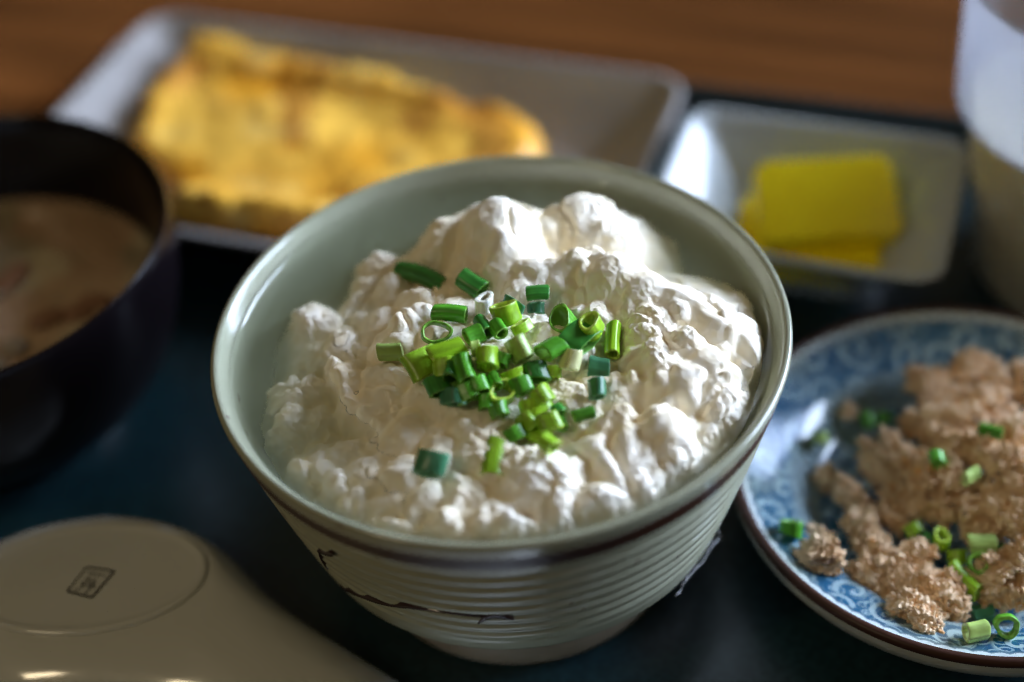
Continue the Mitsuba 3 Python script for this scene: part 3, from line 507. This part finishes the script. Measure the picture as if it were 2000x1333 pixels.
# ---------------------------------------------------------------- broth: cloudy water round the curds, drawn up a little where it meets them
def make_broth():
    A, K = 420, 110
    th = np.arange(A) * 2 * np.pi / A; rr = .0612 * np.linspace(0, 1, K) ** .42
    S = []
    for r in rr[::-1]:
        x, y = max(r, 1e-5) * np.cos(th), max(r, 1e-5) * np.sin(th)
        gap = np.maximum(0, BZ - tofu_height(x, y, False))
        S.append(np.stack([x, y, BZ + .0002 * np.exp(-gap / .0009) + .0014 * np.exp(-max(.0604 - r, 0) / .0009)], 1))
    side = [np.stack([r * np.cos(th), r * np.sin(th), 0 * th + z], 1) for r, z in ((.001, .0246), (.043, .0262), (.0508, .031), (.0560, .046), (.0594, .058), (.0610, .0655))]
    return loft(side + S, True, True, True)
broth = thing('broth', 'cloudy pale broth round the tofu in the green bowl', 'broth')
scene['broth_medium'] = {'type': 'homogeneous', 'albedo': {'type': 'rgb', 'value': [.50, .55, .40]}, 'sigma_t': 72.0}
put(broth, make_broth(), 'water_surface', True, interior={'type': 'ref', 'id': 'broth_medium'})

# ================================================================ black soup bowl on the left
bx, by = -.1447, .0676
sb = thing('soup_bowl', 'glossy black lacquered bowl of soup at the left edge', 'bowl')
part(sb, 'body', lathe([(.030, .006), (.036, .0075), (.043, .011), (.0495, .018), (.0545, .028), (.0580, .040), (.0597, .050), (.0602, .0595), (.0600, .0617), (.0595, .0625), (.0588, .0622), (.0580, .0610), (.0572, .0545), (.0560, .045), (.0530, .033), (.0470, .021), (.036, .013), (.001, .010)], 200, bx, by, cap1=True), 'black_lacquer', 60)
part(sb, 'foot', lathe([(.029, .009), (.0285, .001), (.0292, 0), (.0325, 0), (.0333, .001), (.0338, .0085)], 150, bx, by), 'black_lacquer', 40)
soup = thing('soup', 'brown soup with pinkish bits in the black bowl', 'soup')
def make_soup():
    a = np.arange(120) * 2 * np.pi / 120; S = []
    for r in np.linspace(.0538, .0004, 40):
        x, y = bx + r * np.cos(a), by + r * np.sin(a)
        S.append(np.stack([x, y, .0362 + .0022 * (fbm(np.stack([x, y, 0 * x], 1) * 110, 3, 2) - .5) * min(1, (.0538 - r) / .004)], 1))
    return loft([np.stack([bx + .050 * np.cos(a), by + .050 * np.sin(a), 0 * a + .0265], 1)] + S, True, True, True)
part(soup, 'liquid', make_soup(), 'miso_soup', True)
rs = np.random.RandomState(5)
for i in range(12):
    r, t = .045 * math.sqrt(rs.rand()), rs.rand() * 2 * math.pi
    m = trimesh.creation.icosphere(3, 1.0); v = np.array(m.vertices); v *= (1 + .5 * (fbm(v * 1.6 + 7 * i, 3, i) - .5))[:, None]
    v = v * [.0025 + .0045 * rs.rand(), .0018 + .0018 * rs.rand(), .0011]
    part(soup, 'morsel', rotz(mesh(v, m.faces), rs.rand() * 360, (bx + r * math.cos(t), by + r * math.sin(t), .0370)), 'morsel_brown' if i % 2 else 'morsel_pale', True)

# ================================================================ rectangular grey plate with the fried egg
def dish(hx, hy, rc, prof): return loft([rrect(hx + d, hy + d, max(rc + d * .6, .002), z) for d, z in prof], True, True, True)
plate = thing('rectangular_plate', 'long grey rectangular plate under the fried egg', 'plate')
c = uv(-103.3, 124.2) / 1000
part(plate, 'body', rotz(dish(.1018, .0588, .012, [(-.030, .0030), (-.0270, .0032), (-.012, .0125), (-.002, .0225), (0, .0242), (-.0002, .0250), (-.0012, .0254), (-.0026, .0250), (-.0055, .0225), (-.015, .0135), (-.024, .0072), (-.028, .0062), (-.034, .0060)]), TRAY, c), 'grey_glaze', 45)
part(plate, 'foot', rotz(loft([rrect(.069, .026, .008, .0036), rrect(.069, .026, .008, 0), rrect(.066, .023, .006, 0), rrect(.066, .023, .006, .0036)]), TRAY, c), 'grey_glaze', 30)
def make_egg():
    """A thick folded omelette: its outline in the plate's directions (mm from the plate's middle), domed and lumpy."""
    from shapely.geometry import Polygon
    import shapely
    O = curve(EGG + EGG[:1], 10)[:-1]; po = Polygon(O).buffer(3).buffer(-3)
    gx = np.arange(-100, 101, 1.0); gy = np.arange(-58, 58, 1.0); X, Y = np.meshgrid(gx, gy)
    pts = shapely.points(X.ravel(), Y.ravel()); d = np.where(po.contains(pts), shapely.distance(pts, po.exterior), -1).reshape(X.shape)
    p = np.stack([X, Y, 0 * X], -1)
    d2 = d + 6 * (fbm(p * .10, 3, 5) - .5) * (d > -1)
    e = np.clip(d2 / 9, 0, 1); dome = np.sqrt(1 - (1 - e) ** 2)
    h = dome * (11 + 9 * (fbm(p * .028 + 4, 2, 8) - .5) + 4 * (rfbm(p * .040 + 2, 2, 40) - .5) + 1.0 * (billow(p * .09 + 11, 2) - .5))
    h = h + np.clip(d2, 0, 1) * 2
    base = 6.0 + np.maximum(0, np.maximum((np.abs(X) - 68) * .62, (np.abs(Y) - 28) * .62))
    ok = d2 > 0; idx = -np.ones(X.shape, int); idx[ok] = np.arange(ok.sum())
    top = np.stack([X[ok], Y[ok], (base + h)[ok]], 1); bot = np.stack([X[ok], Y[ok], base[ok] + .4], 1)
    q = [idx[:-1, :-1], idx[:-1, 1:], idx[1:, 1:], idx[1:, :-1]]; m = np.minimum.reduce(q) >= 0; a, b, cc, dd = (k[m] for k in q)
    f = np.vstack([np.stack([a, b, cc], 1), np.stack([a, cc, dd], 1)]); n = len(top)
    me = mesh(np.vstack([top, bot]) / 1000, np.vstack([f, f[:, ::-1] + n]))
    ed = trimesh.Trimesh(top, f, process=False); e_ = ed.edges[trimesh.grouping.group_rows(ed.edges_sorted, require_count=1)]
    return mesh(me.vertices, np.vstack([me.faces, np.stack([e_[:, 1], e_[:, 0], e_[:, 0] + n], 1), np.stack([e_[:, 1], e_[:, 0] + n, e_[:, 1] + n], 1)]))
egg = thing('fried_egg', 'thick lumpy golden fried egg on the grey rectangular plate', 'omelette')
put(egg, rotz(make_egg(), TRAY, c), 'fried_egg', 50)

# ================================================================ small square dish with yellow pickle
sd = thing('small_dish', 'small pale rectangular dish holding the yellow pickle', 'dish')
c = uv(47.5, 125.5) / 1000
part(sd, 'body', rotz(dish(.0432, .0345, .009, [(-.026, .0035), (-.0235, .0037), (-.0200, .0085), (-.0150, .0150), (-.0085, .0215), (-.0010, .0282), (0, .0292), (-.0004, .0299), (-.0014, .0301), (-.0030, .0292), (-.009, .0243), (-.015, .0187), (-.0195, .0125), (-.0225, .0085), (-.028, .0072)]), TRAY, c), 'pale_glaze', 45)
part(sd, 'foot', rotz(loft([rrect(.020, .012, .006, .0040), rrect(.020, .012, .006, 0), rrect(.017, .009, .005, 0), rrect(.017, .009, .005, .0040)]), TRAY, c), 'pale_glaze', 30)
def slice_mesh(w, h, t, seed):
    """A thick slice of pickled radish: rounded quarter-moon outline with soft cut edges."""
    from shapely.geometry import Polygon
    O = np.array([(-w / 2, -h / 2), (w / 2 - 2, -h / 2 + 1), (w / 2, -h / 2 + 3), (w / 2 - 1, h / 2 - 3), (w / 2 - 4, h / 2), (-w / 2 + 3, h / 2 - 1), (-w / 2 - 1, h / 2 - 4)])
    po = Polygon(O).buffer(-2).buffer(2, quad_segs=6)
    S = []
    for d, z in ((-1.0, 0), (-.3, .25), (0, .9), (0, t - .9), (-.3, t - .25), (-1.0, t)):
        ring = po.buffer(d - .001).exterior; p = np.array([ring.interpolate(s, normalized=True).coords[0] for s in np.linspace(0, 1, 64, endpoint=False)])
        p = p + .5 * (fbm(np.c_[p, 0 * p[:, 0]] * .22 + seed, 2, seed)[:, None] - .5)
        S.append(np.c_[p, np.full(64, z) + .5 * (fbm(np.c_[p * .1, 0 * p[:, 0]] + seed, 2, 3) - .5)])
    m = loft(S, True, True, True); m.vertices /= 1000; return m
for i, (w, h, t, px, py, pz, rx, rz, lb) in enumerate(PICKLES):
    m = slice_mesh(w, h, t, 3 + i); R = trimesh.transformations.euler_matrix(math.radians(rx), 0, math.radians(rz)); R[:3, 3] = np.array([px, py, pz]) / 1000; m.apply_transform(R)
    put(thing('pickle_slice', lb, 'pickle', 'slices of yellow pickled radish'), m, 'yellow_radish', 40)

# ================================================================ plastic cup of soy milk, right
ux, uy = .176, .0839
cup = thing('drinking_cup', 'translucent white cup of soy milk at the right edge', 'cup')
part(cup, 'lower_wall', lathe([(.031, .0012), (.0328, .0008), (.0335, .0030), (.0395, .0440), (.0416, .0562), (.0422, .0575)], 180, ux, uy, cap0=True), 'clear_plastic', 40)
part(cup, 'upper_band', lathe([(.0422, .0575), (.0430, .0580), (.0446, .0584), (.0453, .0595), (.0468, .0955), (.0474, .0966), (.0474, .0976), (.0466, .0980), (.0460, .0974)], 180, ux, uy), 'frosted_plastic', 40)
milk = thing('soy_milk', 'beige soy milk filling the lower half of the cup', 'drink')
put(milk, lathe([(.0300, .0018), (.0322, .0022), (.0330, .0050), (.0391, .0440), (.0412, .0560), (.0405, .0566), (.001, .0566)], 160, ux, uy, cap0=True, cap1=True), 'soy_milk', 40)

# ================================================================ blue patterned plate, right
bp = thing('patterned_plate', 'round blue plate with pale arabesque pattern and brown rim', 'plate')
RZ = .0220
part(bp, 'underside', lathe([(.030, .0028), (.0335, .0030), (.0400, .0050), (.0450, .0090), (.0540, .0128), (.0574, .0158), (.0582, .0185), (.0583, .0206)], 240, PCX, PCY, cap0=True), 'plate_white', 40, label='white underside of the patterned plate')
part(bp, 'foot', lathe([(.029, .0034), (.0292, 0), (.0325, 0), (.0332, .0036)], 160, PCX, PCY), 'plate_white', 40)
part(bp, 'rim_line', lathe([(.0581, .0203), (.0585, .0206), (.0586, .0215), (.0580, .02225), (.0570, .0223), (.0562, .0216)], 240, PCX, PCY), 'brown_glaze', 60, label='brown line round the rim')
part(bp, 'face', lathe([(.0567, .0217), (.0556, .0210), (.0535, .0198), (.0505, .0182), (.0475, .0167), (.0450, .0153), (.0430, .0140), (.0412, .0123), (.0397, .0103), (.0384, .0085), (.0368, .0071), (.0345, .0061), (.0315, .0057), (.001, .0055)], 240, PCX, PCY, cap1=True), 'blue_arabesque', 60, label='blue glazed face with scrolls and dots')

# minced meat in rough clumps
def clump(rx, ry, rz, seed, sub=5):
    m = trimesh.creation.icosphere(sub, 1.0); v = np.array(m.vertices)
    v *= (1 + 1.15 * (fbm(v * 1.4 + seed * 3.1, 3, seed) - .5))[:, None]
    v = v * [rx, ry, rz]; me = mesh(v, m.faces); n = np.array(me.vertex_normals)
    d = 1.7 * (billow(v * .42 + seed, 2) - .5) + 1.7 * (billow(v * .85 + seed, 2) - .5) + .55 * (rfbm(v * 2.4 + seed, 2, 11) - .5)
    return mesh((v + n * (d * min(1, min(rx, ry, rz) / 3.2))[:, None]) / 1000, m.faces)
meat = thing('minced_meat', 'heap of crumbly brown miso mince on the blue plate', 'minced meat')
for i, (x, y, z, rx, ry, rz, rot, tilt) in enumerate(CLUMPS):
    m = clump(rx, ry, rz, i, 5 if max(rx, ry) > 4.5 else 4); m.apply_transform(trimesh.transformations.euler_matrix(math.radians(tilt), 0, math.radians(rot))); m.apply_translation([x / 1000, y / 1000, z / 1000])
    part(meat, 'clump', m, 'mince', True)
for i, (x, y, z, rx, ry, rz, rot, lb) in enumerate(CRUMBS):
    m = clump(rx, ry, rz, 60 + i, 4); m.apply_transform(trimesh.transformations.euler_matrix(0, 0, math.radians(rot))); m.apply_translation([x / 1000, y / 1000, z / 1000])
    put(thing('mince_crumb', lb, 'minced meat', 'loose crumbs of mince'), m, 'mince', True)

# ================================================================ porcelain spoon lying face down, front left
spoon = thing('porcelain_spoon', 'off white porcelain soup spoon lying face down, base mark showing', 'spoon')
def make_spoon():
    K = 200; a = np.arange(K) * 2 * np.pi / K
    top = np.stack([-103 + 29.0 * np.cos(a), -20.2 + 16.6 * np.sin(a)], 1); ta = math.radians(-3)
    tc_ = np.array([-103, -20.2]); top = (top - tc_) @ np.array([[math.cos(ta), math.sin(ta)], [-math.sin(ta), math.cos(ta)]]) + tc_
    O = curve(SPOON + SPOON[:1], 30)[:-1]; an = np.arctan2(O[:, 1] + 20.2, O[:, 0] + 103); k = np.argsort(an); an, O = an[k], O[k]
    rad = np.interp(a, np.r_[an - 2 * np.pi, an, an + 2 * np.pi], np.tile(np.hypot(O[:, 0] + 103, O[:, 1] + 20.2), 3))
    out = np.stack([-103 + rad * np.cos(a), -20.2 + rad * np.sin(a)], 1)
    ZT = 26.0; S = []
    for t in np.linspace(1, 0, 40):                       # t = 0 at the flat base's edge, 1 at the spoon's lip
        z = 1.0 + (ZT - 2.2) * (1 - t ** 1.9); q = top + (out - top) * t
        S.append(np.c_[q, 0 * a + z])
    for d, z in ((-.05, ZT - .9), (.15, ZT - .45), (.5, ZT - .15), (1.0, ZT - .04), (1.5, ZT - .08), (2.1, ZT - .26), (3.0, ZT - .42), (6, ZT - .50)):
        w = (top - tc_); w = w * (1 - d / np.linalg.norm(w, axis=1, keepdims=True)) + tc_; S.append(np.c_[w, 0 * a + z])
    m = loft(S, True, False, True); m.vertices /= 1000; return m
part(spoon, 'body', make_spoon(), 'porcelain', 50)
mk = np.array([(-103.2, -17.2), (-96.3, -19.2), (-106.8, -24.0), (-100.6, -26.6)])      # corners of the printed seal: far left, far right, near left, near right
def seal(s, t): return ((1 - t) * ((1 - s) * mk[0] + s * mk[1]) + t * ((1 - s) * mk[2] + s * mk[3]))
def ink(pts, w):
    P = np.array([seal(*q) for q in (curve(pts, 5) if len(pts) > 2 else np.linspace(pts[0], pts[1], 6))])
    t = np.gradient(P, axis=0); t /= np.linalg.norm(t, axis=1, keepdims=True); n = np.stack([-t[:, 1], t[:, 0]], 1) * w / 2
    z = 25.52
    return loft([np.c_[P + n, 0 * P[:, 0] + z - .1], np.c_[P + n, 0 * P[:, 0] + z + .05], np.c_[P - n, 0 * P[:, 0] + z + .05], np.c_[P - n, 0 * P[:, 0] + z - .1]], False)
strokes = [ink(q, w * 1.3) for q, w in (([(.06, 0), (.94, 0)], .50), ([(1, .06), (1, .94)], .62), ([(.94, 1), (.06, 1)], .50), ([(0, .94), (0, .06)], .42),
    ([(0, .1), (.01, .03), (.1, 0)], .5), ([(.9, 0), (.99, .02), (1, .1)], .5), ([(1, .9), (.98, .99), (.9, 1)], .55), ([(.1, 1), (.01, .98), (0, .9)], .5),
    ([(.20, .20), (.50, .22), (.80, .20)], .42), ([(.22, .44), (.40, .38), (.42, .52), (.24, .60)], .36), ([(.24, .60), (.40, .70), (.22, .92)], .36), ([(.30, .66), (.48, .70)], .3),
    ([(.62, .36), (.52, .66)], .36), ([(.52, .66), (.84, .64)], .36), ([(.70, .48), (.66, .94)], .40))]
sm = trimesh.util.concatenate(strokes); sm.vertices = np.array(sm.vertices) / 1000
part(spoon, 'seal_mark', sm, 'ink', False, label='small black square seal printed on the base')

# ================================================================ stray thread clinging to the bowl
th = thing('stray_thread', 'fine frayed white thread hanging off the right side of the green bowl', 'thread')
put(th, trimesh.util.concatenate([tube(curve(np.array(q) / 1000, 6), r * .6 / 1000, 6) for q, r in THREADS]), 'thread_fibre', True)

# ================================================================ chopped scallions: each ring and tube by itself
GREEN = {'dark': ((.030, .185, .026), (.12, .30, .05)), 'teal': ((.048, .195, .095), (.10, .27, .13)), 'mid': ((.075, .320, .020), (.20, .44, .06)), 'lime': ((.26, .50, .018), (.44, .62, .08)),
         'pale': ((.36, .52, .13), (.50, .62, .24)), 'cream': ((.66, .68, .34), (.66, .68, .40)), 'white': ((.72, .74, .66), (.70, .72, .60))}
def scallion(p1, p2, r, col, seed, wall=.75, flat=1.0):
    rg = np.random.RandomState(seed); p1, p2 = np.array(p1, float), np.array(p2, float)
    ax = p2 - p1; ln = np.linalg.norm(ax); ax /= ln; s = np.cross(ax, [0, 0, 1.0]); s = s / np.linalg.norm(s) if np.linalg.norm(s) > .1 else np.array([1.0, 0, 0]); t = np.cross(ax, s)
    flat = flat * (.78 + .24 * rg.rand())
    K = 28; a = np.arange(K) * 2 * np.pi / K; ecc = np.clip(1 + .17 * rg.randn(), .72, 1.4); ph = rg.rand() * 6.28; bend = (rg.rand(2) - .5) * .10 * ln
    lob = 1 + .07 * np.sin(2 * a + ph) + .06 * np.sin(3 * a + 2 * ph) + .02 * np.sin(7 * a + ph); cut = [(.10 * r * rg.randn(), .10 * r * rg.randn()) for _ in range(2)]
    rows, cols = [], []; fibre = rg.randn(K, 1); co, ci = map(np.array, GREEN[col])
    def ring(u, rad, c, w=1.0):
        ce = p1 + ax * ln * u + (s * bend[0] + t * bend[1]) * 4 * u * (1 - u)
        x, y = rad * lob * np.cos(a) * ecc, rad * lob * np.sin(a) * flat / ecc
        e = (1 - u) * (cut[0][0] * np.cos(a) + cut[0][1] * np.sin(a)) + u * (cut[1][0] * np.cos(a) + cut[1][1] * np.sin(a))
        rows.append(ce + x[:, None] * s + y[:, None] * t + e[:, None] * ax)
        st = 1 + .22 * np.sin(9 * a + ph)[:, None] * np.sin(4 * a + 2 * ph)[:, None] + .10 * fibre + .04 * rg.randn(K, 1)
        cols.append(np.clip(np.broadcast_to(c, (K, 3)) * st, 0, 1))
    tone = 1 + .16 * rg.randn(); co = np.clip(co * tone, 0, .9)
    ci2 = .5 * (co + ci); e0 = .12 / ln
    U = np.linspace(0, 1, 7)
    gr = rg.rand() * .5
    ring(e0 * .5, r - .12, ci); ring(e0 * 1.6, r, co)
    for u in U[1:-1]: ring(u, r * (1 - .02 * math.sin(3 * u)), co * (1 - gr * .4) + ci * gr * .4 * (1 if u < .5 else .4))
    ring(1 - e0 * 1.6, r, co); ring(1 - e0 * .5, r - .12, ci); ring(1, r - wall * .5, ci * 1.05)
    ring(1 - e0, r - wall, ci)
    for u in U[1:-1][::-1]: ring(u, r - wall, ci * .9)
    ring(e0, r - wall, ci); ring(0, r - wall * .5, ci * 1.05)
    rows.append(rows[0]); cols.append(cols[0])
    m = loft(rows); return mesh(np.array(m.vertices) / 1000, m.faces), np.vstack(cols)
for i, (x1, y1, z1, x2, y2, z2, r, col, wall, flat, lb, grp) in enumerate(SCALLIONS):
    m, c = scallion((x1, y1, z1), (x2, y2, z2), r, col, 100 + i, wall, flat)
    put(thing('scallion_piece', lb, 'scallion', grp), m, 'scallion_green', True, color=c)
